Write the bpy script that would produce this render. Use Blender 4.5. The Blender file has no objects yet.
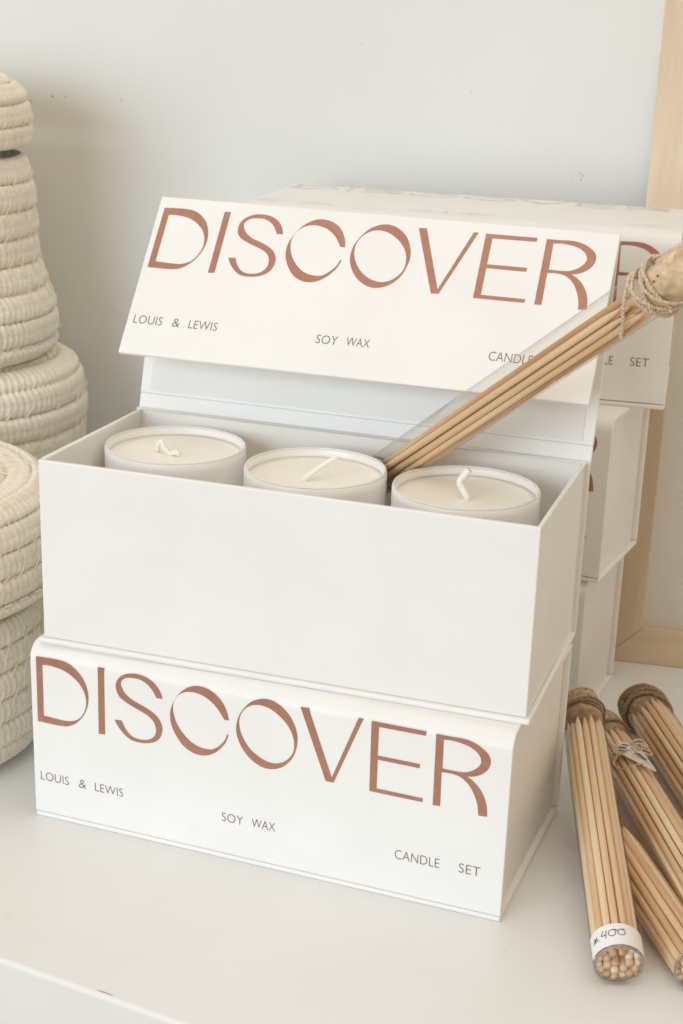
import bpy, bmesh, math, random
from mathutils import Vector, Matrix, Euler
from mathutils.geometry import tessellate_polygon
from mathutils import noise as mnoise
random.seed(7)
S = 0.01                       # everything below is written in centimetres
PI = math.pi
scene = bpy.context.scene
col = scene.collection

# ------------------------------------------------------------------ materials
def new_mat(name):
    m = bpy.data.materials.new(name); m.use_nodes = True
    nt = m.node_tree
    return m, nt, nt.nodes['Principled BSDF']

def noise_node(nt, scale, detail=4, rough=.5, stretch=None, dist=0):
    tc = nt.nodes.new('ShaderNodeTexCoord')
    mp = nt.nodes.new('ShaderNodeMapping')
    if stretch: mp.inputs['Scale'].default_value = stretch
    n = nt.nodes.new('ShaderNodeTexNoise')
    n.inputs['Scale'].default_value = scale; n.inputs['Detail'].default_value = detail
    n.inputs['Roughness'].default_value = rough; n.inputs['Distortion'].default_value = dist
    nt.links.new(tc.outputs['Object'], mp.inputs['Vector'])
    nt.links.new(mp.outputs['Vector'], n.inputs['Vector'])
    return n

def mat(name, c1, c2=None, rough=.5, scale=100, detail=4, stretch=None, bump=0, bscale=None, spec=.5,
        metal=0, sss=0, lo=.35, hi=.65, coat=0, bdist=.0005):
    m, nt, b = new_mat(name)
    b.inputs['Roughness'].default_value = rough
    b.inputs['Metallic'].default_value = metal
    b.inputs['Specular IOR Level'].default_value = spec
    b.inputs['Coat Weight'].default_value = coat
    if sss:
        b.inputs['Subsurface Weight'].default_value = sss
        b.inputs['Subsurface Radius'].default_value = (.009, .009, .009)
        b.inputs['Subsurface Scale'].default_value = .6
    if c2 is None: c2 = c1
    n = noise_node(nt, scale, detail, .55, stretch)
    r = nt.nodes.new('ShaderNodeValToRGB')
    r.color_ramp.elements[0].position = lo; r.color_ramp.elements[1].position = hi
    r.color_ramp.elements[0].color = (*c1, 1); r.color_ramp.elements[1].color = (*c2, 1)
    nt.links.new(n.outputs['Fac'], r.inputs['Fac']); nt.links.new(r.outputs['Color'], b.inputs['Base Color'])
    if bump:
        n2 = noise_node(nt, bscale or scale, 5, .6, stretch)
        bp = nt.nodes.new('ShaderNodeBump'); bp.inputs['Strength'].default_value = bump
        bp.inputs['Distance'].default_value = bdist
        nt.links.new(n2.outputs['Fac'], bp.inputs['Height']); nt.links.new(bp.outputs['Normal'], b.inputs['Normal'])
    return m

def glass_mat(name, tint=(.97, .98, .97), edge=(.62, .66, .63), rough=.03):
    m = bpy.data.materials.new(name); m.use_nodes = True
    nt = m.node_tree; nt.nodes.clear()
    out = nt.nodes.new('ShaderNodeOutputMaterial')
    tr = nt.nodes.new('ShaderNodeBsdfTransparent'); gl = nt.nodes.new('ShaderNodeBsdfGlossy')
    gl.inputs['Roughness'].default_value = rough
    lf = nt.nodes.new('ShaderNodeLayerWeight'); lf.inputs['Blend'].default_value = .5
    pw = nt.nodes.new('ShaderNodeMath'); pw.operation = 'POWER'; pw.inputs[1].default_value = 4.5
    nt.links.new(lf.outputs['Facing'], pw.inputs[0])
    fr = nt.nodes.new('ShaderNodeMath'); fr.operation = 'MULTIPLY_ADD'; fr.inputs[1].default_value = .75; fr.inputs[2].default_value = .045
    nt.links.new(pw.outputs[0], fr.inputs[0])
    lw = nt.nodes.new('ShaderNodeLayerWeight'); lw.inputs['Blend'].default_value = .12
    mx = nt.nodes.new('ShaderNodeMix'); mx.data_type = 'RGBA'
    mx.inputs['A'].default_value = (*tint, 1); mx.inputs['B'].default_value = (*edge, 1)
    nt.links.new(lw.outputs['Facing'], mx.inputs['Factor']); nt.links.new(mx.outputs['Result'], tr.inputs['Color'])
    ms = nt.nodes.new('ShaderNodeMixShader')
    nt.links.new(fr.outputs[0], ms.inputs['Fac'])
    nt.links.new(tr.outputs[0], ms.inputs[1]); nt.links.new(gl.outputs[0], ms.inputs[2])
    nt.links.new(ms.outputs[0], out.inputs['Surface'])
    return m

M = {}
M['paper'] = mat('white_coated_paper', (.84, .842, .83), (.875, .877, .865), rough=.42, scale=22, detail=8, bump=.22, bscale=120, spec=.35, bdist=.0002)
M['lining'] = mat('white_lining_paper', (.83, .825, .795), (.86, .855, .83), rough=.6, scale=25, bump=.05, bscale=300, spec=.25, bdist=.0002)
M['tray'] = mat('brightened_tray_paper', (.90, .885, .85), (.92, .905, .875), rough=.5, scale=18, bump=.06, bscale=260, spec=.3, bdist=.0002)  # inner faces: light inside the tray put into a paler, warmer paper
M['foil'] = mat('copper_print', (.41, .195, .135), (.455, .225, .16), rough=.4, scale=160, spec=.4, metal=.3, bump=.1)
M['ink'] = mat('brown_ink', (.20, .125, .10), (.25, .165, .135), rough=.6, scale=150)
M['sheenfoil'] = mat('glancing_foil_print', (.52, .51, .49), (.82, .82, .79), rough=.4, scale=220, lo=.42, hi=.58)  # foil lid print, its pale sheen at a glancing angle painted as colour
M['wall'] = mat('painted_plaster', (.76, .775, .76), (.79, .805, .79), rough=.75, scale=6, bump=.35, bscale=55, spec=.2, bdist=.0008)
M['shelf'] = mat('painted_shelf', (.785, .80, .80), (.815, .83, .83), rough=.38, scale=9, bump=.05, bscale=60, spec=.4)
M['wick'] = mat('cotton_wick', (.86, .85, .80), (.92, .91, .87), rough=.7, scale=900, bump=.3, sss=.2)
M['wax'] = mat('soy_wax', (.965, .925, .84), (.975, .945, .88), rough=.5, scale=60, bump=.25, bscale=120, sss=.35, spec=.4)
M['cup'] = mat('frosted_glass', (.955, .95, .925), (.965, .96, .94), rough=.3, scale=20, spec=.4, sss=.4)
M['rim'] = glass_mat('clear_glass', (.93, .95, .93), (.55, .60, .56))
M['glass'] = glass_mat('thin_tube_glass', (.995, .993, .985), (.74, .68, .58))  # warm edge colour stands in for the sticks refracted by the glass
M['wood'] = mat('reed_wood', (.66, .43, .23), (.89, .68, .45), rough=.55, scale=160, stretch=(1, 1, .045), bump=.25, bscale=420, lo=.3, hi=.7)
M['wood2'] = mat('reed_wood_pale', (.80, .59, .37), (.95, .80, .60), rough=.55, scale=160, stretch=(1, 1, .045), bump=.25, bscale=420, lo=.3, hi=.7)
M['wood3'] = mat('reed_wood_dark', (.52, .30, .145), (.80, .56, .34), rough=.55, scale=160, stretch=(1, 1, .045), bump=.25, bscale=420, lo=.3, hi=.7)
M['cork'] = mat('cork', (.50, .35, .20), (.76, .60, .41), rough=.8, scale=200, detail=8, bump=.45, bscale=330, bdist=.001, lo=.32, hi=.62)
M['darkcork'] = mat('dark_cork', (.32, .21, .12), (.56, .40, .25), rough=.85, scale=300, detail=7, bump=.6, bscale=330, bdist=.0012, lo=.36, hi=.62)
M['pit'] = mat('cork_pit', (.12, .07, .04), rough=.9)
M['twine'] = mat('jute_twine', (.52, .40, .27), (.76, .64, .48), rough=.85, scale=700, bump=.5, bdist=.0008)
M['darktwine'] = mat('brown_jute_twine', (.23, .15, .085), (.40, .28, .17), rough=.9, scale=700, bump=.5, bdist=.0008)
M['sticker'] = mat('paper_sticker', (.84, .845, .84), (.88, .88, .875), rough=.6, scale=50)
M['tagpaper'] = mat('worn_tag_paper', (.62, .55, .46), (.78, .73, .65), rough=.7, scale=200, detail=6)
M['pen'] = mat('ballpoint_ink', (.10, .11, .18), (.16, .17, .26), rough=.5, scale=300)
M['rope'] = mat('cotton_rope', (.84, .775, .655), (.945, .89, .79), rough=.9, scale=230, detail=6, bump=.7, bscale=900, bdist=.0009, spec=.15, lo=.3, hi=.68)
M['thread'] = mat('cotton_thread', (.80, .73, .61), (.90, .84, .74), rough=.9, scale=600, spec=.15)
M['frame'] = mat('pale_beech_wood', (.66, .52, .37), (.75, .62, .47), rough=.5, scale=14, detail=6, stretch=(6, 6, .5), bump=.12, bscale=60)
M['frame_h'] = mat('pale_beech_rail', (.66, .52, .37), (.75, .62, .47), rough=.5, scale=14, detail=6, stretch=(.5, 6, 6), bump=.12, bscale=60)
M['sheet'] = mat('glazed_white_sheet', (.70, .70, .67), (.76, .76, .73), rough=.3, scale=3, spec=.5, coat=1)
M['dust'] = mat('fine_dust', (.60, .58, .54), (.72, .70, .66), rough=.9, scale=400)
M['scuff'] = mat('grey_scuff', (.30, .28, .25), (.5, .48, .45), rough=.9, scale=400)

# ------------------------------------------------------------------ helpers
def mesh_obj(name, verts, faces, m, parent=None, smooth=False, loc=None, rot=None, bevel=0, mats=None, fmats=None):
    me = bpy.data.meshes.new(name)
    me.from_pydata([(v[0]*S, v[1]*S, v[2]*S) for v in verts], [], faces)
    for mt in ([m] if mats is None else mats): me.materials.append(mt)
    if fmats:
        for p, k in zip(me.polygons, fmats): p.material_index = k
    bm = bmesh.new(); bm.from_mesh(me)
    bmesh.ops.recalc_face_normals(bm, faces=bm.faces)
    bm.to_mesh(me); bm.free()
    if smooth:
        for p in me.polygons: p.use_smooth = True
    o = bpy.data.objects.new(name, me); col.objects.link(o)
    if parent: o.parent = parent
    if loc: o.location = [a*S for a in loc]
    if rot: o.rotation_euler = rot
    if bevel:
        bv = o.modifiers.new('bevel', 'BEVEL'); bv.width = bevel*S; bv.segments = 3; bv.limit_method = 'ANGLE'
        bv.angle_limit = math.radians(40); bv.harden_normals = False
    return o

class MB:
    def __init__(s): s.v = []; s.f = []
    def add(s, v, f):
        k = len(s.v); s.v += [tuple(a) for a in v]; s.f += [tuple(i+k for i in q) for q in f]
    def box(s, x0, x1, y0, y1, z0, z1):
        s.add([(x0,y0,z0),(x1,y0,z0),(x1,y1,z0),(x0,y1,z0),(x0,y0,z1),(x1,y0,z1),(x1,y1,z1),(x0,y1,z1)],
              [(0,3,2,1),(4,5,6,7),(0,1,5,4),(1,2,6,5),(2,3,7,6),(3,0,4,7)])
    def extrude_x(s, prof, x0, x1):      # closed profile of (y,z)
        n = len(prof)
        s.add([(x0,y,z) for y,z in prof]+[(x1,y,z) for y,z in prof],
              [(i,(i+1)%n,n+(i+1)%n,n+i) for i in range(n)]+[tuple(range(n)), tuple(range(2*n-1,n-1,-1))])
    def tube(s, pts, r, seg=8, closed=False, caps=True):
        pts = [Vector(p) for p in pts]; n = len(pts)
        rr = r if hasattr(r, '__len__') else [r]*n
        ring = []; prev = None
        for i, p in enumerate(pts):
            t = (pts[(i+1)%n]-pts[i-1]) if closed else (pts[min(i+1,n-1)]-pts[max(i-1,0)])
            t.normalize()
            if prev is None:
                a = Vector((0,0,1)) if abs(t.z) < .9 else Vector((1,0,0))
                u = t.cross(a).normalized()
            else:
                u = (prev - t*prev.dot(t)).normalized()
            prev = u; w = t.cross(u)
            ring.append([p+(u*math.cos(2*PI*k/seg)+w*math.sin(2*PI*k/seg))*rr[i] for k in range(seg)])
        v = [q for rg in ring for q in rg]; f = []
        m = n if closed else n-1
        for i in range(m):
            for k in range(seg):
                a = i*seg+k; b_ = i*seg+(k+1)%seg; c = ((i+1)%n)*seg+(k+1)%seg; d = ((i+1)%n)*seg+k
                f.append((a,b_,c,d))
        if caps and not closed:
            f.append(tuple(range(seg-1,-1,-1))); f.append(tuple((n-1)*seg+k for k in range(seg)))
        s.add(v, f)
    def twine(s, pts, r, seg=6, closed=False, pitch=.35, fuzz=.0):
        # two strands wound round each other along the path
        P = [Vector(p) for p in pts]
        # resample
        Q = []; 
        L = sum((P[i+1]-P[i]).length for i in range(len(P)-1))
        n = max(6, int(L/.06)); acc = 0; seglen = []
        tot = [0]
        for i in range(len(P)-1): tot.append(tot[-1]+(P[i+1]-P[i]).length)
        j = 0
        for k in range(n+1):
            d = L*k/n
            while j < len(P)-2 and tot[j+1] < d: j += 1
            t = (d-tot[j])/max(1e-6, tot[j+1]-tot[j]); Q.append(P[j].lerp(P[j+1], min(1,max(0,t))))
        for ph in (0, PI):
            out = []; prev = None
            for i, p in enumerate(Q):
                t = (Q[min(i+1,n)]-Q[max(i-1,0)]).normalized()
                if prev is None:
                    a = Vector((0,0,1)) if abs(t.z) < .9 else Vector((1,0,0)); u = t.cross(a).normalized()
                else: u = (prev-t*prev.dot(t)).normalized()
                prev = u; w = t.cross(u); an = 2*PI*(L*i/n)/pitch+ph
                out.append(p+(u*math.cos(an)+w*math.sin(an))*r*.5)
            s.tube(out, r*.58, seg)
    def lathe(s, prof, seg=48, axis=None, closed_profile=False):   # prof (r,z)
        n = len(prof); v = []; f = []
        for r, z in prof:
            for k in range(seg):
                a = 2*PI*k/seg; v.append((r*math.cos(a), r*math.sin(a), z))
        m = n if closed_profile else n-1
        for i in range(m):
            for k in range(seg):
                f.append((i*seg+k, i*seg+(k+1)%seg, ((i+1)%n)*seg+(k+1)%seg, ((i+1)%n)*seg+k))
        if not closed_profile:
            if prof[0][0] > 1e-4: f.append(tuple(range(seg-1,-1,-1)))
            if prof[-1][0] > 1e-4: f.append(tuple((n-1)*seg+k for k in range(seg)))
        s.add(v, f)
    def obj(s, name, m, parent=None, **k): return mesh_obj(name, s.v, s.f, m, parent, **k)

def tag(o, label=None, cat=None, group=None, kind=None):
    if label: o['label'] = label
    if cat: o['category'] = cat
    if group: o['group'] = group
    if kind: o['kind'] = kind
    return o

def thing(name, label, cat, loc, rot=(0,0,0), group=None, quat=None):
    o = bpy.data.objects.new(name, None); col.objects.link(o); o.empty_display_size = .02
    o.location = [a*S for a in loc]
    if quat is not None:
        o.rotation_mode = 'QUATERNION'; o.rotation_quaternion = quat
    else: o.rotation_euler = rot
    return tag(o, label, cat, group)

def smooth_loop(pts, sub=6):
    """Catmull-Rom through (x,y,corner) points of a closed outline"""
    n = len(pts); out = []
    for i in range(n):
        p1 = pts[i]; p2 = pts[(i+1)%n]
        a = Vector(p1[:2]); b_ = Vector(p2[:2])
        p0 = Vector(pts[i-1][:2]) if not p1[2] else a*2-b_
        p3 = Vector(pts[(i+2)%n][:2]) if not p2[2] else b_*2-a
        if p1[2] and p2[2]: out.append(a); continue
        for k in range(sub):
            t = k/sub
            out.append(.5*((2*a)+(b_-p0)*t+(2*p0-5*a+4*b_-p3)*t*t+(3*a-p0-3*b_+p3)*t**3))
    return out

LETTERS = {"D":[[[0.34,0.64,1],[0.996,0.611,0],[1.594,0.613,0],[2.051,0.683,0],[2.449,0.892,0],[2.79,1.215,0],[3.021,1.611,0],[3.134,2.032,0],[3.151,2.394,0],[3.087,2.774,0],[2.954,3.116,0],[2.755,3.447,0],[2.446,3.775,0],[2.084,3.992,0],[1.807,4.07,0],[1.256,4.098,0],[0.314,4.087,1]],[[0.68,1.034,1],[1.091,1.009,0],[1.579,1.057,0],[2.008,1.183,0],[2.38,1.397,0],[2.696,1.675,0],[2.903,1.999,0],[3.002,2.319,0],[3.02,2.656,0],[2.929,3.016,0],[2.729,3.373,0],[2.478,3.593,0],[2.092,3.741,0],[1.707,3.766,0],[0.661,3.728,1]]],"I":[[[3.691,0.584,1],[4.029,0.568,1],[4.015,4.054,1],[3.664,4.089,1]]],"S":[[[7.115,1.563,1],[6.984,1.216,0],[6.742,0.902,0],[6.378,0.673,0],[5.95,0.563,0],[5.457,0.58,0],[5.084,0.711,0],[4.8,0.947,0],[4.651,1.248,0],[4.664,1.579,0],[4.814,1.884,0],[5.122,2.098,0],[5.554,2.286,0],[5.986,2.443,0],[6.356,2.613,0],[6.631,2.862,0],[6.733,3.147,0],[6.718,3.457,0],[6.529,3.73,0],[6.217,3.881,0],[5.842,3.922,0],[5.468,3.839,0],[5.159,3.563,0],[4.916,3.119,1],[4.539,3.153,1],[4.722,3.468,0],[5.03,3.806,0],[5.402,4.039,0],[5.84,4.09,0],[6.277,4.042,0],[6.651,3.901,0],[6.932,3.646,0],[7.077,3.26,0],[7.043,2.9,0],[6.849,2.574,0],[6.482,2.313,0],[5.991,2.107,0],[5.559,1.95,0],[5.191,1.719,0],[5.008,1.481,0],[4.919,1.256,0],[4.966,1.035,0],[5.174,0.875,0],[5.453,0.803,0],[5.885,0.798,0],[6.252,0.937,0],[6.556,1.209,0],[6.785,1.586,1]]],"C":[[[10.522,1.986,1],[10.415,1.564,0],[10.178,1.117,0],[9.865,0.815,0],[9.499,0.627,0],[9.081,0.548,0],[8.714,0.588,0],[8.346,0.764,0],[7.975,1.108,0],[7.68,1.586,0],[7.518,2.041,0],[7.499,2.522,0],[7.619,2.977,0],[7.832,3.36,0],[8.125,3.727,0],[8.499,3.97,0],[8.926,4.084,0],[9.351,4.036,0],[9.721,3.861,0],[10.036,3.592,0],[10.323,3.213,0],[10.451,2.921,0],[10.502,2.726,1],[10.424,2.716,1],[10.347,2.969,0],[10.192,3.214,0],[9.93,3.481,0],[9.667,3.654,0],[9.35,3.694,0],[8.925,3.639,0],[8.5,3.435,0],[8.127,3.085,0],[7.861,2.714,0],[7.703,2.322,0],[7.641,1.964,0],[7.68,1.639,0],[7.841,1.318,0],[8.081,1.087,0],[8.451,0.936,0],[8.872,0.922,0],[9.291,1.032,0],[9.658,1.246,0],[9.972,1.548,0],[10.288,1.997,1]]],"O":[[[12.207,0.552,0],[12.643,0.553,0],[13.08,0.724,0],[13.466,1.032,0],[13.745,1.444,0],[13.918,1.906,0],[13.956,2.342,0],[13.885,2.803,0],[13.732,3.228,0],[13.466,3.594,0],[13.143,3.862,0],[12.76,4.012,0],[12.318,4.04,0],[11.871,3.881,0],[11.478,3.596,0],[11.139,3.158,0],[10.939,2.691,0],[10.89,2.251,0],[10.969,1.787,0],[11.175,1.355,0],[11.501,0.929,0],[11.827,0.688,0]],[[11.885,0.919,0],[12.213,0.898,0],[12.596,0.986,0],[12.981,1.201,0],[13.313,1.477,0],[13.592,1.835,0],[13.752,2.218,0],[13.799,2.598,0],[13.752,2.943,0],[13.569,3.262,0],[13.3,3.517,0],[12.974,3.672,0],[12.589,3.698,0],[12.144,3.567,0],[11.697,3.294,0],[11.359,2.914,0],[11.132,2.482,0],[11.044,2.107,0],[11.057,1.769,0],[11.176,1.438,0],[11.393,1.172,0],[11.639,0.996,0]]],"V":[[[14.059,0.583,1],[14.46,0.557,1],[15.68,3.804,1],[16.868,0.561,1],[17.103,0.557,1],[15.779,4.046,1],[15.391,4.052,1]]],"E":[[[17.485,0.58,1],[20.05,0.576,1],[20.039,0.792,1],[17.846,0.81,1],[17.847,2.226,1],[19.838,2.225,1],[19.836,2.438,1],[17.855,2.429,1],[17.857,3.876,1],[20.058,3.889,1],[20.054,4.082,1],[17.512,4.083,1]]],"R":[[[20.51,0.595,1],[21.101,0.595,0],[21.753,0.581,0],[22.259,0.672,0],[22.67,0.878,0],[22.961,1.136,0],[23.055,1.436,0],[22.978,1.774,0],[22.747,2.066,0],[22.41,2.274,0],[22.038,2.372,1],[22.272,2.494,0],[22.592,2.775,0],[22.871,3.202,0],[23.016,3.66,0],[23.067,4.13,1],[22.655,4.164,1],[22.604,3.753,0],[22.477,3.345,0],[22.248,2.906,0],[21.977,2.613,0],[21.663,2.438,0],[21.305,2.381,0],[20.858,2.396,1],[20.881,4.101,1],[20.532,4.114,1]],[[20.871,0.803,1],[21.262,0.775,0],[21.768,0.829,0],[22.177,0.956,0],[22.491,1.183,0],[22.619,1.476,0],[22.551,1.732,0],[22.292,2.003,0],[21.95,2.17,0],[21.549,2.219,0],[20.889,2.216,1]]]}
LOOPS = {}
for ch, loops in LETTERS.items():
    LOOPS[ch] = [smooth_loop(l) for l in loops]

def lettering(place, name, m, parent, chars='DISCOVER', off=.012):
    """big printed word; place(X, Z, off) -> local point, X along the face, Z down from its top edge"""
    mb = MB()
    for ch in dict.fromkeys(chars):
        loops = [[Vector((p.x, p.y, 0)) for p in l] for l in LOOPS[ch]]
        flat = [q for l in loops for q in l]
        tris = tessellate_polygon(loops)
        mb.add([place(q.x, q.y, off) for q in flat], [tuple(t) for t in tris])
    return mb.obj(name, m, parent)

def text_mesh(s, height):
    cu = bpy.data.curves.new('t', 'FONT'); cu.body = s; cu.size = 1; cu.resolution_u = 3; cu.offset = -.012
    ob = bpy.data.objects.new('t', cu); col.objects.link(ob)
    dg = bpy.context.evaluated_depsgraph_get(); me = bpy.data.meshes.new_from_object(ob.evaluated_get(dg))
    v = [tuple(x.co) for x in me.vertices]; f = [tuple(p.vertices) for p in me.polygons]
    bpy.data.objects.remove(ob); bpy.data.meshes.remove(me)
    return v, f
_tm = {}
def small_text(words, place, name, m, parent, off=.014):
    """words: list of (string, x0, x1, ztop, zbottom)"""
    mb = MB()
    for w, x0, x1, z0, z1 in words:
        if w not in _tm: _tm[w] = text_mesh(w, 1)
        v, f = _tm[w]
        ax = min(q[0] for q in v); bx = max(q[0] for q in v); ay = min(q[1] for q in v); by = max(q[1] for q in v)
        mb.add([place(x0+(q[0]-ax)/(bx-ax)*(x1-x0), z1-(q[1]-ay)/(by-ay)*(z1-z0), off) for q in v], f)
    return mb.obj(name, m, parent)
def small_prints(words, place, m, parent):
    for sel in (('LOUIS', '&', 'LEWIS'), ('SOY', 'WAX'), ('CANDLE', 'SET')):
        small_text([w for w in words if w[0] in sel], place, 'small_print', m, parent)
WORDS = [('LOUIS', .37, 1.94, 6.79, 7.25), ('&', 2.50, 2.90, 6.78, 7.24), ('LEWIS', 3.39, 4.93, 6.78, 7.23),
         ('SOY', 10.19, 11.29, 6.84, 7.30), ('WAX', 11.74, 12.93, 6.81, 7.26),
         ('CANDLE', 18.87, 21.0, 6.77, 7.24), ('SET', 21.92, 22.93, 6.74, 7.21)]

# ------------------------------------------------------------------ candle boxes
W, D, H, T = 24.0, 11.136, 9.33, .26
def make_tray(e, D, ztop, ins=.21, w=.2):
    t = MB(); z0 = T+.01
    t.box(ins, W-ins, ins+.0, ins+w, z0, ztop)                    # front wall
    t.box(ins, W-ins, D-T-w-.02, D-T-.02, z0, ztop)               # rear wall
    t.box(ins, ins+w, ins+w, D-T-w-.02, z0, ztop)
    t.box(W-ins-w, W-ins, ins+w, D-T-w-.02, z0, ztop)
    t.box(ins+w, W-ins-w, ins+w, D-T-w-.02, z0, z0+.2)            # floor
    me = mesh_obj('tray', t.v, t.f, None, e, mats=[M['paper'], M['tray']])
    for p in me.data.polygons:
        c = p.center/S; nx, ny, nz = p.normal
        d = (nx > .5 and c.x < W/2-1) or (nx < -.5 and c.x > W/2+1) or (ny > .5 and c.y < D/2) or (ny < -.5 and c.y > D/2)
        inside = ins+w*.5 < c.x < W-ins-w*.5 and ins+w*.5 < c.y < D-T-w*.5-.02
        if inside and (d or nz > .5): p.material_index = 1
    bm = bmesh.new(); bm.from_mesh(me.data); bmesh.ops.remove_doubles(bm, verts=bm.verts, dist=1e-5); bm.to_mesh(me.data); bm.free()
    bv = me.modifiers.new('bevel', 'BEVEL'); bv.width = .05*S; bv.segments = 2; bv.limit_method = 'ANGLE'
    return me

def closed_tray(e, D, H, ins=.30, w=.2, r=.85):
    t = MB(); z0 = T+.01; zt = H-T-.03
    ri = r-T-.02
    # side wall outline in (y, z): its front top corner follows the rounded hinge
    def prof(y0, y1):
        a = [(y1, z0), (y0, z0)]
        for k in range(7):
            an = PI/2*k/6; y = r-ri*math.cos(an); z = H-r+ri*math.sin(an)
            a.append((max(y, y0), min(z, zt)))
        return a+[(y1, zt)]
    p = prof(T+.03, D-T-.03)
    t.extrude_x(p, ins, ins+w); t.extrude_x(p, W-ins-w, W-ins)
    t.box(ins+w, W-ins-w, T+.03, T+.03+w, z0, H-1.0)
    t.box(ins+w, W-ins-w, D-T-.03-w, D-T-.03, z0, zt-.02)
    t.box(ins+w, W-ins-w, T+.03+w, D-T-.03-w, z0, z0+.2)
    return t.obj('tray', M['paper'], e)

def cover_profile(D, H, r=.85, t=T, zb=None):
    """front flap with the rounded hinge at its top"""
    zb = T+.04 if zb is None else zb
    o = [(0, zb), (0, H-r)]
    n = 8
    o += [(r-r*math.cos(a), H-r+r*math.sin(a)) for a in [PI/2*k/n for k in range(1, n+1)]]
    ri = r-t
    i = [(r-ri*math.cos(a), H-r+ri*math.sin(a)) for a in [PI/2*k/n for k in range(n, -1, -1)]]
    return o+i+[(t, zb)]

def closed_box(loc, rz, label, D=D, H=H, top_print=False, group=None, shift=0):
    e = thing('candle_box', label, 'candle box', loc, (0,0,rz), group)
    b_ = MB(); b_.box(0, W, 0, D, 0, T); b_.obj('base_board', M['paper'], e, bevel=.1)
    closed_tray(e, D, H)
    s_ = MB(); s_.box(0, W, D-T, D, T+.01, H-T-.02); s_.obj('spine_panel', M['paper'], e, bevel=.1)
    l = MB(); l.box(0, W, .86, D, H-T, H); ld = l.obj('lid_panel', M['paper'], e, bevel=.05)
    f = MB(); f.extrude_x(cover_profile(D, H), 0, W); fl = f.obj('front_flap', M['paper'], e, bevel=.05)
    pl = lambda X, Z, off: (X+shift, -off, H-Z)
    lettering(pl, 'lettering', M['foil'], fl)
    small_prints(WORDS, pl, M['ink'], fl)
    if top_print:
        pt = lambda X, Z, off: (X, D-.6-Z, H+off)
        lettering(lambda X, Z, off: (X, D-.15-Z*.48, H+off), 'lettering', M['sheenfoil'], ld)
        small_prints([('SOY', .2, 1.5, 8.0, 8.45), ('WAX', 2.8, 4.5, 8.0, 8.45), ('LOUIS', 9.0, 10.3, 8.0, 8.45), ('&', 10.9, 11.25, 8.0, 8.45),
                    ('LEWIS', 12.0, 13.7, 8.0, 8.45), ('CANDLE', 20.9, 23.0, 7.9, 8.35)], pt, M['sheenfoil'], ld)
    return e

closed_box((0,0,0), 0, 'closed white candle box with copper DISCOVER print, under the open box at the front', group='white candle boxes')
ub = (.385, .168, H)
e = thing('candle_box', 'open white candle box holding three candles, its printed lid propped up', 'candle box', ub, (0,0,.0436), 'white candle boxes')
b_ = MB(); b_.box(0, W, 0, D, 0, T); b_.obj('base_board', M['paper'], e, bevel=.1)
HT = H-T
make_tray(e, D, HT, .21)
s_ = MB(); s_.box(0, W, D-T, D, T+.01, H-T-.0); s_.obj('spine_panel', M['paper'], e, bevel=.03)
la, fa, LD, FH = .2759, .6343, 10.95, 8.93
LT = .2
# lid panel: local frame, s along the panel, thickness backwards
def lidpt(x, s, n=0): return (x, D+s*math.sin(la)+n*math.cos(la)-.0, H-T+s*math.cos(la)-n*math.sin(la))
l = MB()
for s0, s1, n0, n1 in ((-.12, .75, .02, .14), (.75, LD-.05, 0, LT)):
    c = [lidpt(0,s0,n0), lidpt(0,s1,n0), lidpt(0,s1,n1), lidpt(0,s0,n1)]
    c2 = [(W, y, z) for _, y, z in c]
    l.add(c+c2, [(0,1,2,3),(7,6,5,4),(0,4,5,1),(1,5,6,2),(2,6,7,3),(3,7,4,0)])
lid = l.obj('lid_panel', M['paper'], e, bevel=.05)
ln = MB()
c = [lidpt(.55,.9,-.05), lidpt(.55,LD-.9,-.05), lidpt(.55,LD-.9,-.001), lidpt(.55,.9,-.001)]
c2 = [(W-.55, y, z) for _, y, z in c]
ln.add(c+c2, [(0,1,2,3),(7,6,5,4),(0,4,5,1),(1,5,6,2),(2,6,7,3),(3,7,4,0)])
ln.obj('lining', M['lining'], lid, bevel=.02)
# flap
ty, tz = D+LD*math.sin(la), H-T+LD*math.cos(la)
fd = (-math.sin(fa), -math.cos(fa)); fn = (-math.cos(fa), math.sin(fa))     # down the flap, outward normal
def flpt(x, s, n=0): return (x, ty+fd[0]*s+fn[0]*n, tz+fd[1]*s+fn[1]*n)
fm = MB(); c = [flpt(0,0,0), flpt(0,FH,0), flpt(0,FH,-T), flpt(0,.25,-T), flpt(0,-.05,-.12)]
c2 = [(W, y, z) for _, y, z in c]
fm.add(c+c2, [(0,1,2,3,4),(9,8,7,6,5),(0,5,6,1),(1,6,7,2),(2,7,8,3),(3,8,9,4),(4,9,5,0)])
flap = fm.obj('front_flap', M['paper'], e, bevel=.06)
fp = lambda X, Z, off: flpt(X, Z, off)
lettering(fp, 'lettering', M['foil'], flap)
small_prints(WORDS, fp, M['ink'], flap)

Hb = H
closed_box((-1.2153, 21.1476, 0), -.0524, 'lowest white candle box of the rear stack, its right side beside the wooden frame', D=8.9, group='white candle boxes')
closed_box((-.5163, 21.9968, H), -.0882, 'middle white candle box of the rear stack, partly hidden behind the open lid', D=7.72, group='white candle boxes', shift=.19)
closed_box((1.7357, 19.8762, 2*H), .1384, 'topmost white candle box of the rear stack, its flat lid top showing', H=9.51, top_print=True, group='white candle boxes')

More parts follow.
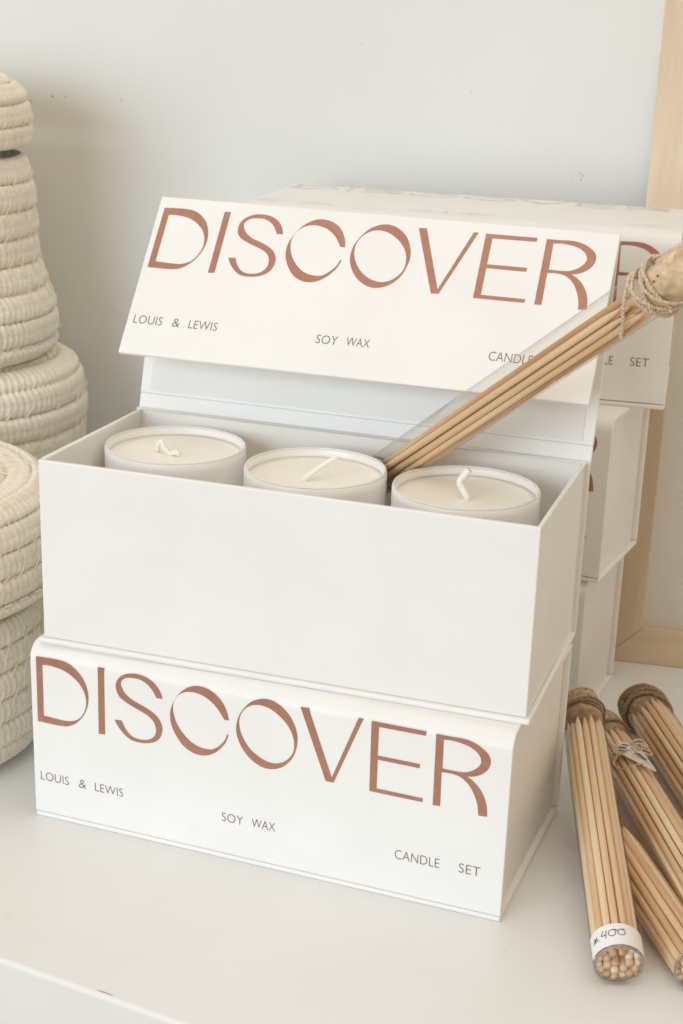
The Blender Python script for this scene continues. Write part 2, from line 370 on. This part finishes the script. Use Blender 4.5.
# ------------------------------------------------------------------ candles in the open box
zf = H+T+.22
def candle(cx, cy, label, wick, r=3.44, ztop=17.95):
    h = ztop-zf
    e = thing('candle', label, 'candle', (cx, cy, zf), group='candles in the open box')
    w = .17
    prof = [(0, 0), (r-.35, 0), (r-.12, .12), (r-.03, .4), (r, 1.2), (r, h-.35), (r-.0, h-.07), (r-.05, h-.012), (r-w/2, h), (r-w+.04, h-.02),
            (r-w, h-.1), (r-w, h-.5), (r-w, h-1.2), (r-w, .36), (0, .3)]
    c = MB(); c.lathe(prof, 96); c.obj('glass_cup', M['cup'], e, smooth=True)
    rm = MB(); rm.tube([((r-w/2)*math.cos(a), (r-w/2)*math.sin(a), h+.015) for a in [2*PI*k/96 for k in range(96)]], .055, 8, closed=True)
    rm.obj('rim', M['cuprim'], e, smooth=True)
    wz = h-.48
    wx = MB(); pr = [(0, wz-.03), (.5, wz-.03), (1.6, wz-.01), (r-.6, wz), (r-w-.12, wz+.03), (r-w-.015, wz+.12), (r-w-.012, wz-.2), (r-w-.012, .4), (0, .38)]
    wx.lathe(pr, 96)
    wx.obj('wax', M['wax'], e, smooth=True)
    k = MB()
    for pts, rad in wick: k.tube([(a*1.35, b*1.35, wz+c_*(1.35 if c_ > 0 else 1)) for a, b, c_ in pts], [q*1.35 for q in rad] if hasattr(rad, '__len__') else rad*1.35, 10)
    k.obj('wick', M['wick'], e, smooth=True)
M['cuprim'] = mat('polished_glass_rim', (.90, .91, .88), (.94, .95, .92), rough=.12, scale=30, spec=.7, sss=.5, coat=.2)
def arc(p, n=6):
    P = [Vector(q) for q in p]; out = []
    for i in range(len(P)-1):
        a, b_ = P[i], P[i+1]; p0 = P[i-1] if i else a*2-b_; p3 = P[i+2] if i+2 < len(P) else b_*2-a
        for k in range(n):
            t = k/n; out.append(.5*((2*a)+(b_-p0)*t+(2*p0-5*a+4*b_-p3)*t*t+(3*a-p0-3*b_+p3)*t**3))
    out.append(P[-1]); return out
candle(4.25, 7.0, 'leftmost candle in the open box, short wick folded flat into the wax',
       [(arc([(-.75,.0,.0),(-.72,.0,.25),(-.55,-.05,.42),(-.4,-.1,.2),(-.15,-.12,.02),(.1,-.2,.14),(.3,-.25,.08)]), [.1]*36+[.07])], r=3.46)
candle(11.87, 6.55, 'middle candle in the open box, its wick leaning over to the right',
       [(arc([(-.25,-.55,-.1),(-.15,-.45,.1),(.2,-.1,.42),(.55,.15,.68),(.68,.25,.72)]), .1)], r=3.4)
candle(19.25, 6.85, 'rightmost candle in the open box, its curly wick standing upright',
       [(arc([(.1,-.2,-.1),(.1,-.2,.1),(-.1,-.1,.32),(-.22,-.05,.55),(-.08,0,.8),(.05,.02,1.0)]), .12)], r=3.44)

# ------------------------------------------------------------------ tubes of wooden sticks
def tube_quat(a, b_):
    d = (Vector(b_)-Vector(a)).normalized()
    return d.to_track_quat('Z', 'Y')
def packed(n, rad, spread, seed, bias=None):
    rnd = random.Random(seed); pts = []
    rows = []; rg = spread
    while rg > rad*.9:
        k = int(PI/math.asin(min(1, rad*1.01/rg))) if rg > rad*1.01 else 1
        ph = rnd.random()*6
        rows += [(rg*math.cos(ph+2*PI*i/k), rg*math.sin(ph+2*PI*i/k)) for i in range(k)]
        rg -= rad*2.01
    if rg > -rad*.2: rows.append((0, 0))
    rows.sort(key=lambda q: (math.hypot(*q) if bias is None else -(q[0]*bias[0]+q[1]*bias[1])+.2*math.hypot(*q)))
    return rows[:n]

def stick_tube(a, b_, label, r=1.08, n=40, srad=.172, smin=0, slen=None, seed=1, cork='dark', bias=None, corklen=1.15, corkr=None, open_end=True, tiptaper=1.1, L=None):
    """a = glass bottom, b = cork end (world, cm). Local z runs from a to b."""
    q = tube_quat(a, b_)
    if L is None: L = (Vector(b_)-Vector(a)).length
    e = thing('stick_tube', label, 'stick tube', a, quat=q, group='corked glass tubes of wooden sticks')
    rnd = random.Random(seed)
    g = MB(); seg = 64
    gl = L-.9
    t = .05
    # closed glass bottom with a thick rounded heel, thin wall, open top inside the twine
    prof = [(0, 0), (r-.18, 0), (r-.06, .03), (r-.01, .1), (r, .2), (r, gl)]
    g.lathe(prof, seg)
    g.f = [q for q in g.f if len(q) == 4]
    gi = MB()
    g.obj('glass_tube', M['glass'], e, smooth=True)
    hr = MB(); hr.tube([((r-.055)*math.cos(k*2*PI/64), (r-.055)*math.sin(k*2*PI/64), .055) for k in range(64)], .05, 8, closed=True)
    hr.obj('glass_heel', M['heel'], e, smooth=True)
    pos = packed(n, srad*1.0, r-t-srad-.005, seed, bias)
    for i, (x, y) in enumerate(pos):
        z0 = .14+rnd.random()*.12
        ln_ = (slen or (gl-corklen-.1))-rnd.random()*.9
        jx, jy = rnd.uniform(-1, 1)*.05, rnd.uniform(-1, 1)*.05
        k1 = 1-rnd.random()*.10
        nseg = 8; pts = []; rr = []
        bow = rnd.uniform(-.05, .05); sr = srad*rnd.uniform(.9, 1.03)
        for s_ in range(nseg+1):
            u_ = s_/nseg
            pts.append((x*(1-.02*u_)*1+jx*u_*(x*x+y*y < .3)+bow*math.sin(PI*u_)*(.3 if x*x+y*y < .3 else 0), y*(1-.02*u_)+jy*u_*(x*x+y*y < .3), z0+(ln_-tiptaper)*u_)); rr.append(sr)
        top = pts[-1][2]
        for u_, f_ in ((.35, .86), (.7, .6), (1, .22)):
            pts.append((pts[nseg][0], pts[nseg][1], top+tiptaper*u_)); rr.append(sr*f_)
        m_ = MB(); m_.tube(pts, rr, 10)
        o = m_.obj('stick', M[rnd.choice(('wood', 'wood2', 'wood', 'wood3'))], e, smooth=True)
    return e, L, gl, r

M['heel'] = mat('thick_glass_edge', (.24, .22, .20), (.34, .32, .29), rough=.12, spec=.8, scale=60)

def cork_mesh(e, L, r, m, z0, z1, bulge=.0, seed=3, pits=10, dome=.12, amp=1):
    rnd = random.Random(seed); n = 40; rows = 14; v = []; f = []
    prof = []
    for i in range(rows+1):
        u_ = i/rows; prof.append((r*(1+bulge*math.sin(PI*u_)), z0+(z1-z0)*u_))
    prof = [(0, z0)]+prof[:-1]+[(r*.97, z1-.12), (r*.90, z1-.02), (r*.6, z1+dome*.6), (0.001, z1+dome)]
    c = MB(); c.lathe(prof, n)
    vv = []
    for x, y, z in c.v:
        k = mnoise.noise(Vector((x*1.6+seed, y*1.6, z*1.6)))*.09+mnoise.noise(Vector((x*5+seed, y*5, z*5)))*.03
        k *= amp; rr = math.hypot(x, y) or 1
        vv.append((x+x/rr*k*min(1, rr), y+y/rr*k*min(1, rr), z+.5*k))
    c.v = vv
    ck = c.obj('cork', m, e, smooth=True)
    if pits:
        p = MB()
        for _ in range(pits):
            a = rnd.random()*2*PI; z = rnd.uniform(z0+.4, z1-.2)
            w_ = rnd.uniform(.03, .08)
            P_ = Vector((math.cos(a)*r*1.01, math.sin(a)*r*1.01, z))
            p.tube([P_-Vector((0,0,w_)), P_-Vector((0,0,w_*.5)), P_+Vector((0,0,w_*.5)), P_+Vector((0,0,w_))], [.01, w_*.7, w_*.7, .01], 8)
        p.obj('cork_pit', M['pit'], ck, smooth=True)
    return ck

def wrap(e, m, r, zc, turns, rad, wobble=.12, seed=0, name='twine', step=.12):
    rnd = random.Random(seed); mb = MB()
    pts = []
    n = int(turns*40)
    ph = rnd.random()*6
    for k in range(n+1):
        a = 2*PI*k/40; tt = k/40
        z = zc+(tt-turns/2)*step+wobble*math.sin(a+ph+tt*1.3)
        rr = r+rad*.8+.05*math.sin(a*1.7+ph)+.03*tt
        pts.append((rr*math.cos(a), rr*math.sin(a), z))
    mb.twine(pts, rad)
    return mb, e, m, name

# tube 1 - nearest, resting across tube 4, price sticker round its glass bottom
e1, L1, g1, r1 = stick_tube((29.89, -2.75, 1.12), (23.83, 15.32, 4.4),
    'stick tube with a handwritten price sticker round its glass bottom', seed=11)
cork_mesh(e1, L1, .98, M['darkcork'], L1-2.0, L1-.1, .03, 5)
mb, *_ = wrap(e1, M['darktwine'], 1.03, L1-1.5, 2.6, .075, .10, 4); mb.obj('twine', M['darktwine'], e1, smooth=True)

# tube 2 - middle, with paper tag and twine bow
e2, L2, g2, r2 = stick_tube((35.3, -2.9, 2.1), (24.4, 19.3, 1.3),
    'stick tube with a torn paper tag and loose twine bow on top', seed=23)
cork_mesh(e2, L2, .98, M['darkcork'], L2-2.0, L2-.1, .04, 9)
mb, *_ = wrap(e2, M['darktwine'], 1.03, L2-1.9, 1.3, .07, .08, 6); mb.obj('twine', M['darktwine'], e2, smooth=True)

# tube 3 - rear right, thick twine turned round its cork
e3, L3, g3, r3 = stick_tube((35.2, 5.0, 1.35), (25.75, 23.3, 1.35),
    'rearmost stick tube with thick brown twine wound round its cork', r=1.22, n=60, srad=.18, seed=31, corklen=.9)
cork_mesh(e3, L3, 1.12, M['darkcork'], L3-1.9, L3-.1, .05, 12)
mb = MB()
for z_, s_, w_ in ((L3-1.9, 1, .28), (L3-1.55, 2, .22), (L3-1.2, 3, .3), (L3-.8, 4, .2)):
    m_, *_ = wrap(e3, None, 1.2, z_, 1.05, .13, w_, s_)
    k0 = len(mb.v); mb.v += m_.v; mb.f += [tuple(i+k0 for i in f) for f in m_.f]
mb.obj('twine', M['darktwine'], e3, smooth=True)

# tube 4 - low, wedged between 1 and 2
e4, L4, g4, r4 = stick_tube((33.02, -1.57, 1.1), (26.26, 9.44, 1.1),
    'stick tube lying low between the sticker tube and the tagged tube', seed=47)
cork_mesh(e4, L4, .96, M['darkcork'], L4-1.5, L4-.2, .03, 15)

# leaning tube
LA = Vector((15.288, 9.634, 18.1)); LX = Vector((27.79, 3.0, 28.64))
dv = (LX-LA).normalized()
pa = LA-dv*2.2; pb = LX+dv*2.3
e5, L5, g5, r5 = stick_tube(tuple(pa), tuple(pb), 'stick tube leaning out of the open box between the candles, pale cork up', r=1.0, n=13, srad=.18,
    seed=5, bias=(0,-1), corklen=2.4)
cork_mesh(e5, L5, .95, M['cork'], L5-2.4, L5+.8, .02, 21, pits=30, dome=-.25, amp=1.5)
# pit-like hollow on the cork's end
mb = MB()
for z_, s_, w_, rd in ((L5-2.2, 2, .35, .085), (L5-2.05, 5, .22, .08), (L5-2.45, 7, .45, .075), (L5-1.7, 8, .5, .075)):
    m_, *_ = wrap(e5, None, 1.06, z_, 1.02, rd, w_, s_)
    k0 = len(mb.v); mb.v += m_.v; mb.f += [tuple(i+k0 for i in f) for f in m_.f]
# a strand running down along the glass and knots
def surf(a, z, r): return (r*math.cos(a), r*math.sin(a), z)
def to_local(e, p):
    mw = Matrix.LocRotScale(e.location, e.rotation_quaternion, None)
    return mw.inverted() @ (Vector(p)*S) / S
CAM = Vector((37.5453, -57.8248, 38.7368))
v5 = to_local(e5, CAM); a5 = math.atan2(v5.y, v5.x)
up = 1 if math.sin(a5+.5) > math.sin(a5-.5) else -1
mb.twine(arc([surf(a5+up*1.7, L5-2.3, 1.12), surf(a5+up*1.0, L5-2.75, 1.13), surf(a5+up*.3, L5-3.3, 1.1), surf(a5-up*.35, L5-3.95, 1.1), surf(a5-up*.8, L5-4.6, 1.12)]), .085)
mb.twine(arc([surf(a5+up*1.2, L5-2.5, 1.14), surf(a5+up*.5, L5-2.7, 1.15), surf(a5-up*.1, L5-2.75, 1.12), surf(a5-up*.6, L5-2.6, 1.12), surf(a5-up*1.2, L5-2.3, 1.12)]), .085)
kn = arc([(0,0,0),(.15,.1,.12),(.05,.22,.2),(-.12,.1,.12),(0,-.05,.02),(.14,.02,-.1)])
kc = Vector(surf(a5-up*.85, L5-4.65, 1.14)); mb.twine([Vector(p)+kc for p in kn], .08)
mb.obj('twine', M['twine'], e5, smooth=True)

# price sticker on tube 1: a band around the lower glass, with handwriting
def to_local(e, p):
    mw = Matrix.LocRotScale(e.location, e.rotation_quaternion, None)
    return mw.inverted() @ (Vector(p)*S) / S
CAM = Vector((37.5453, -57.8248, 38.7368))
v_ = to_local(e1, CAM); aC = math.atan2(v_.y, v_.x)        # angle on the tube that faces up towards the window side
sb = MB(); n = 40; z0s, z1s = .12, 1.35
a_from, a_to = aC-1.25, aC+1.55
R_ = r1+.018
vv = [surf(a_from+(a_to-a_from)*k/n, z, R_+d) for d in (0, .012) for z in (z0s, z1s) for k in range(n+1)]
N1 = n+1
ff = []
for k in range(n):
    ff += [(k, k+1, N1+k+1, N1+k), (2*N1+k, 3*N1+k, 3*N1+k+1, 2*N1+k+1)]
    ff += [(k, 2*N1+k, 2*N1+k+1, k+1), (N1+k, N1+k+1, 3*N1+k+1, 3*N1+k)]
ff += [(0, N1, 3*N1, 2*N1), (n, 2*N1+n, 3*N1+n, N1+n)]
st = mesh_obj('price_sticker', vv, ff, M['sticker'], e1, smooth=False)
# handwriting strokes in (u, v): u along the circumference (cm), v along the tube
hw = [ [(-.98,.25),(-.90,.55),(-.86,.25),(-.80,.52),(-.74,.28)], [(-.66,.22),(-.64,.24)],
       [(-.42,.68),(-.52,.42),(-.30,.40)], [(-.28,.66),(-.33,.18)],
       [(-.02,.62),(-.16,.55),(-.18,.34),(-.04,.24),(.10,.34),(.08,.56),(-.02,.62),(.12,.60),(.24,.50)],
       [(.34,.62),(.22,.52),(.22,.34),(.36,.26),(.50,.36),(.48,.56),(.34,.62),(.50,.64)] ]
pm = MB()
UDIR = 1
for s_ in hw:
    P_ = arc([(u, v, 0) for u, v in s_], 6)
    pm.tube([surf(aC+UDIR*(q.x*1.0-.05)/R_, z0s+.28+q.y*.95, R_+.016) for q in P_], .021, 6)
pm.obj('handwriting', M['pen'], st, smooth=True)

# paper tag and bow of tube 2
v2 = to_local(e2, CAM); a2 = math.atan2(v2.y, v2.x)
def top2(u, v, h=0):       # u across, v along from the cork towards the glass bottom, h above the glass
    return surf(a2+(u*1.2+.25)/1.1, L2-3.9-v*1.2, r2+.05+h*.8)
tg = MB()
def plate(pts, th=.02):
    n = len(pts); P_ = [Vector(p) for p in pts]; nn = (P_[1]-P_[0]).cross(P_[2]-P_[0]).normalized()
    v = [tuple(p) for p in P_]+[tuple(p+nn*th) for p in P_]
    tg.add(v, [tuple(range(n-1,-1,-1)), tuple(range(n, 2*n))]+[(i, (i+1)%n, n+(i+1)%n, n+i) for i in range(n)])
def off2(x, y, h): # free offsets in cm in the view-facing tangent frame
    return top2(x, y, h)
tagc = tg
plate([off2(-.35, 1.25, .25), off2(-.05, 1.0, .42), off2(.35, 1.35, .4), off2(.2, 2.1, .32), off2(-.25, 2.0, .25)])
plate([off2(-.1, 2.15, .3), off2(.28, 1.95, .36), off2(.78, 3.6, .28), off2(.72, 3.75, .25)])
plate([off2(.33, 1.9, .4), off2(.62, 2.2, .38), off2(.80, 3.65, .3)])
tgo = tg.obj('paper_tag', M['tagpaper'], e2)
im = MB()
for a_, b__ in (((-.1,1.45,.36),(.1,1.75,.37)), ((.05,1.4,.42),(.2,1.62,.42)), ((.3,2.3,.37),(.5,2.85,.34)), ((.42,2.35,.37),(.58,2.9,.34)), ((-.12,1.7,.33),(.0,1.95,.34))):
    im.tube([off2(*a_), off2(*b__)], .03, 6)
im.obj('tag_writing', M['pen'], tgo)
bw = MB()
loops = [
 [(-.15,1.6,.2),(-.6,1.5,.35),(-1.1,1.9,.2),(-1.25,1.4,.25),(-.95,1.1,.3),(-.9,1.7,.35),(-.75,2.5,.25),(-.85,2.95,.12)],
 [(-.1,1.8,.2),(-.5,2.2,.3),(-.45,2.9,.2),(.1,3.2,.2),(.6,3.0,.2)],
 [(.1,1.7,.3),(.5,1.2,.5),(.95,.55,.45),(1.05,.9,.5),(.9,1.5,.55),(.6,1.7,.5)],
 [(.3,1.5,.4),(.7,1.45,.55),(1.0,1.7,.5),(.95,2.1,.45),(.6,2.2,.4),(.35,1.9,.35)],
 [(.2,1.9,.3),(.6,1.95,.5),(.9,1.85,.5),(.75,1.5,.55),(.45,1.65,.5),(.6,2.05,.4)],
 [(-.9,1.8,.2),(-.4,1.9,.25),(.0,1.9,.3),(.4,2.05,.35),(.8,2.3,.3)],
 [(.45,1.3,.45),(.7,1.0,.5),(.85,1.2,.55),(.7,1.5,.5),(.5,1.4,.45)],
]
for lp in loops: bw.twine(arc([off2(*p) for p in lp], 8), .048)
bw.obj('twine_bow', M['twine'], e2, smooth=True)
# twine around tube 2 under the bow
ring = MB(); ring.twine([surf(2*PI*k/40, L2-6.2+.12*math.sin(2*PI*k/40), r2+.05) for k in range(41)], .045)
ring.obj('twine', M['twine'], e2, smooth=True)

# ------------------------------------------------------------------ coiled rope baskets
def rope_rows(rows, seg, name, parent, m, seed=0, chev=.5, amp=.032, phase=0):
    """rows: list of (r, z, a, nr, nz, hw): centre of each coil and the outward normal in the (r,z) plane"""
    v = []; f = []; K = 13; base = 0
    for ri, (r, z, nr, nz, tr_, tz_, hwid, bulge) in enumerate(rows):
        per = max(1, round(2*PI*max(r, .6)/chev))
        for k in range(K):
            t = -1+2*k/(K-1)
            for s_ in range(seg):
                a = 2*PI*s_/seg
                prof = bulge*math.sqrt(max(0, 1-(t*.985)**2))
                ph = per*a+abs(t)*2.6*(1)
                edge = max(0, 1-abs(t)**3)
                d = amp*(1.1-2*abs(math.sin(ph*.5))**1.6)*-1*edge+amp*.4*math.sin(2*ph+1.2)*edge-.04*math.exp(-(t/.1)**2)-.2*max(0, abs(t)-.8)/.2*(.5+.5*math.sin(ph*1.0+1)+.3)
                wob = .05*mnoise.noise(Vector((math.cos(a)*2.2+seed, math.sin(a)*2.2, z*.9+r*.4)))
                d += wob+.03*mnoise.noise(Vector((math.cos(a)*r*2.5, math.sin(a)*r*2.5+seed, z*2.5)))
                wz = .06*mnoise.noise(Vector((math.cos(a)*1.5+seed*3, math.sin(a)*1.5, ri*.9)))
                rr = r+nr*(prof+d)+tr_*(t*hwid+wz); zz = z+nz*(prof+d)+tz_*(t*hwid+wz)
                v.append((max(.001, rr)*math.cos(a), max(.001, rr)*math.sin(a), zz))
        for k in range(K-1):
            for s_ in range(seg):
                a_ = base+k*seg+s_; b_ = base+k*seg+(s_+1)%seg
                f.append((a_, b_, b_+seg, a_+seg))
        if ri:   # join to the row before, so that no light leaks between the coils
            for s_ in range(seg):
                a_ = base-seg+s_; b_ = base-seg+(s_+1)%seg
                f.append((a_, b_, base+(s_+1)%seg, base+s_))
        base += K*seg
    return mesh_obj(name, v, f, m, parent, smooth=True)

def path_rows(path, hw, bulge):
    """path: polyline of (r,z) from the bottom up and over; coils laid side by side along it"""
    P_ = [Vector(p) for p in path]; out = []; acc = hw; 
    tot = [0]
    for i in range(len(P_)-1): tot.append(tot[-1]+(P_[i+1]-P_[i]).length)
    n = max(1, round(tot[-1]/(2*hw))); hw2 = tot[-1]/n/2
    for k in range(n):
        d = hw2*(2*k+1); j = 0
        while j < len(P_)-2 and tot[j+1] < d: j += 1
        t = (P_[j+1]-P_[j]).normalized(); c = P_[j]+t*(d-tot[j])
        out.append((c.x, c.y, t.y, -t.x, t.x, t.y, hw2, bulge))
    return out

def stitches(rows, name, parent, seed, dens=.42, rad=.034, arcs=(0, 2*PI)):
    rnd = random.Random(seed); mb = MB()
    for i in range(len(rows)-1):
        r = (rows[i][0]+rows[i+1][0])/2; z = (rows[i][1]+rows[i+1][1])/2
        nr, nz, tr_, tz_, hw = rows[i][2:7]
        if r < 1: continue
        n = int(2*PI*r/1.15); sgn = 1
        for k in range(n):
            a = 2*PI*(k+rnd.uniform(-.15, .15))/n
            if rnd.random() > .85: continue
            da = .30/r; ext = rnd.uniform(.3, .6)
            pts = []
            for t in (-1, -.5, 0, .5, 1):
                aa = a+da*t*1.0; o = t*ext
                bulge = rows[i][7]*(1-(1-abs(t)*ext/hw)**2)**.5+.055 if abs(t) > .1 else .16
                rr = r+tr_*o+nr*bulge; zz = z+tz_*o+nz*bulge
                pts.append((rr*math.cos(aa), rr*math.sin(aa), zz))
            mb.tube(pts, rad, 5)
            pts = []
    return mb.obj(name, M['thread'], parent, smooth=True)

def basket(loc, rot, label, body_path, lid_path=None, hw=.68, seed=1, bulge=.16, seg=700, disc=True, chev=.42):
    e = thing('rope_basket', label, 'basket', loc, rot, 'coiled rope baskets')
    rb = path_rows(body_path, hw, bulge)
    o = rope_rows(rb, seg, 'basket_body', e, M['rope'], seed, chev)
    stitches(rb, 'stitching', o, seed)
    if lid_path:
        rl = path_rows(lid_path, hw, bulge)
        o = rope_rows(rl, seg, 'basket_lid', e, M['rope'], seed+5, chev)
        stitches(rl, 'stitching', o, seed+3)
    return e

basket((-12.5, 4.4, 0), (0,0,0), 'nearest rope basket, with a flat coiled lid, standing left of the boxes',
       [(.3,.1),(7.6,.1),(8.7,.75),(9.15,1.9),(9.35,4.5),(9.2,7.4),(8.9,8.6)],
       [(9.0,8.9),(9.75,9.4),(9.95,10.6),(9.95,12.8),(9.65,14.0),(8.9,14.65),(.35,14.75)], seed=2)
basket((-20.2, 22.6, 0), (0,0,0), 'wide rope basket with rounded shoulder at the bottom of the rear stack',
       [(.3,.1),(6.3,.1),(7.1,.9),(7.6,4),(8.0,8),(8.5,11.5),(8.7,13.6),(8.55,15.2),(8.0,16.4),(7.1,16.95),(5.5,16.95)], seed=8, hw=.82, bulge=.26)
basket((-20.4, 21.5, 17.3), (0,.0,0), 'tapering rope basket in the middle of the rear stack, narrowing upwards',
       [(.3,.1),(6.9,.1),(7.6,.6),(7.75,1.8),(7.75,2.8),(7.2,4.6),(6.75,6.1),(6.7,8),(6.6,10.3),(6.1,12.1)], seed=13, hw=.83, bulge=.24)
basket((-20.4, 21.5, 30.15), (.02,.035,0), 'small rope lid resting on top of the rear basket stack',
       [(6.1,.15),(6.5,.35),(6.6,1.1),(6.4,2.2),(6.1,3.0),(5.5,3.55),(4.8,3.7),(.3,3.75)], seed=21, hw=.62, bulge=.22)

# ------------------------------------------------------------------ framed sheet under glass leaning on the wall
fr = thing('framed_picture', 'pale wooden frame with an off-white sheet under glass, leaning on the wall at the right', 'picture frame', (22.95, 31.42, 0.02), (-.09,0,.15))
fw, fh, rail, dep = 42, 62, 2.38, 1.6
x0, x1 = -1.0, -1.0+fw
def mitre(name, pts, m):
    v = [(x, 0, z) for x, z in pts]+[(x, dep, z) for x, z in pts]
    return mesh_obj(name, v, [(3,2,1,0),(4,5,6,7),(0,1,5,4),(1,2,6,5),(2,3,7,6),(3,0,4,7)], m, fr, bevel=.06)
g_ = .006
mitre('frame_stile', [(x0,g_),(x0+rail,rail+g_),(x0+rail,fh-rail-g_),(x0,fh-g_)], M['frame'])
mitre('frame_stile', [(x1,g_),(x1,fh-g_),(x1-rail,fh-rail-g_),(x1-rail,rail+g_)], M['frame'])
mitre('frame_rail', [(x0+g_,0),(x1-g_,0),(x1-rail-g_,rail),(x0+rail+g_,rail)], M['frame_h'])
mitre('frame_rail', [(x0+g_,fh),(x0+rail+g_,fh-rail),(x1-rail-g_,fh-rail),(x1-g_,fh)], M['frame_h'])
mb = MB(); mb.box(x0+rail-.3, x1-rail+.3, .7, .95, rail-.3, fh-rail+.3); mb.obj('picture_sheet', M['sheet'], fr)

# ------------------------------------------------------------------ shelf and wall
def lineY(x): return -11.08-.1*(x-5.15)
mb = MB()
xs = (-160, 220); yb = 60
top = [(xs[0], lineY(xs[0]), 0), (xs[1], lineY(xs[1]), 0), (xs[1], yb, 0), (xs[0], yb, 0)]
mb.add(top+[(x, y, -4.5) for x, y, z in top], [(0,1,2,3),(7,6,5,4),(0,4,5,1),(1,5,6,2),(2,6,7,3),(3,7,4,0)])
sh = mb.obj('shelf', M['shelf'], bevel=.18); tag(sh, 'white painted shelf top the boxes and baskets stand on', 'shelf', kind='structure')
mb = MB(); 
for x_, w_ in ((9.95, .75),):
    a0 = Vector((x_, lineY(x_)+.22, .003)); mb.box(-.0, 0, 0, 0, 0, 0) if False else None
    d_ = Vector((1, -.1, 0)).normalized(); nrm = Vector((.1, 1, 0)).normalized()
    p = [a0, a0+d_*w_*.5-nrm*.01, a0+d_*w_, a0+d_*w_+nrm*.05, a0+d_*w_*.5+nrm*.06, a0+nrm*.035]
    mb.add([tuple(q) for q in p]+[(q.x, q.y, q.z+.006) for q in p], [tuple(range(5,-1,-1)), tuple(range(6,12))]+[(i,(i+1)%6,6+(i+1)%6,6+i) for i in range(6)])
mb.obj('edge_chip', M['scuff'], sh)
rnd = random.Random(77); dm = MB()
for _ in range(70):
    x_, y_ = rnd.uniform(-6, 38), rnd.uniform(-11, 26)
    if 0 < x_ < 24.5 and y_ > -.3: continue
    a_ = rnd.random()*PI; l_ = rnd.choice((.03, .04, .05, .3, .6)) ; p0 = Vector((x_, y_, .004)); dd_ = Vector((math.cos(a_), math.sin(a_), 0))*l_
    dm.tube([p0, p0+dd_*.5+Vector((.02, -.01, 0)), p0+dd_], .009 if l_ > .1 else .018, 5)
dm.obj('surface_scratches', M['dust'], sh)
wa = .1
mb = MB(); mb.box(-200, 200, 0, 3, -60, 180)
wl = mb.obj('wall', M['wall'], loc=(23, 36.4, 0), rot=(0,0,wa)); tag(wl, 'off-white plastered wall behind the shelf', 'wall', kind='structure')
# small paint chips on the wall
sc = MB(); rnd = random.Random(4)
def wall_pt(px, py):
    return None
for X_, Z_, w_, h_ in ((-43.3,31.55,.5,.10),(-42.4,31.4,.25,.08),(-40.8,31.75,.22,.12),(-39.9,31.75,.16,.14),(-36,31.8,.14,.1),(-5.9,28.7,.13,.12),(-6.5,28.6,.1,.06),(-6.0,29.1,.3,.07),(-5.8,28.95,.08,.2),(-20,36.,.1,.06),(-13,33.5,.08,.06)):
    n = 7; pts = [(X_+w_*.5*math.cos(2*PI*k/n)*rnd.uniform(.6,1.1), Z_+h_*.5*math.sin(2*PI*k/n)*rnd.uniform(.6,1.1)) for k in range(n)]
    pts=[(x,z+.55) for x,z in pts]; sc.add([(x,-.004,z) for x,z in pts]+[(x,-.010,z) for x,z in pts], [tuple(range(n)), tuple(range(2*n-1,n-1,-1))]+[(i,(i+1)%n,n+(i+1)%n,n+i) for i in range(n)])
sc.obj('paint_chips', M['scuff'], wl)

# ------------------------------------------------------------------ light
world = bpy.data.worlds.new('World'); scene.world = world; world.use_nodes = True
bg = world.node_tree.nodes['Background']
bg.inputs['Color'].default_value = (1.0, .74, .46, 1); bg.inputs['Strength'].default_value = .51
def area(name, loc, target, sx, sy, power, colr):
    l = bpy.data.lights.new(name, 'AREA'); l.shape = 'RECTANGLE'; l.size = sx*S; l.size_y = sy*S; l.energy = power; l.color = colr
    o = bpy.data.objects.new(name, l); col.objects.link(o); o.location = Vector(loc)*S
    o.rotation_euler = (Vector(target)-Vector(loc)).to_track_quat('-Z', 'Y').to_euler(); return o
tgt = Vector((5, 10, 18))
kd = Vector((.27, .93, -.19)).normalized()
area('window_light', tgt-kd*230, tgt, 180, 120, 34.5, (.725, .90, 1.055))
area('ceiling_bounce', (30, 5, 190), (15, 15, 0), 260, 260, 21, (1.0, .975, .94))

# ------------------------------------------------------------------ camera
cd = bpy.data.cameras.new('camera'); co = bpy.data.objects.new('camera', cd); col.objects.link(co)
Rv = Vector((0.94124711, 0.33514614, 0.04160452)); Uv = Vector((-0.14726714, 0.29645494, 0.94362432)); Wv = Vector((-0.30391818, 0.89431065, -0.32839337))
mr = Matrix((Rv, Uv, -Wv)).transposed()
co.matrix_world = Matrix.LocRotScale(CAM*S, mr.to_quaternion(), None)
cd.sensor_fit = 'VERTICAL'; cd.sensor_height = 24; cd.lens = 1521.36/1024*24
cd.shift_x = -47.01/1024; cd.shift_y = 24.32/1024
cd.clip_start = .01; cd.clip_end = 50
cd.dof.use_dof = True; cd.dof.focus_distance = .70; cd.dof.aperture_fstop = 13
scene.camera = co
scene.view_settings.view_transform = 'Standard'; scene.view_settings.look = 'None'
scene.view_settings.exposure = 0; scene.view_settings.gamma = 1
scene.cycles.max_bounces = 14; scene.cycles.transparent_max_bounces = 24; scene.cycles.diffuse_bounces = 6
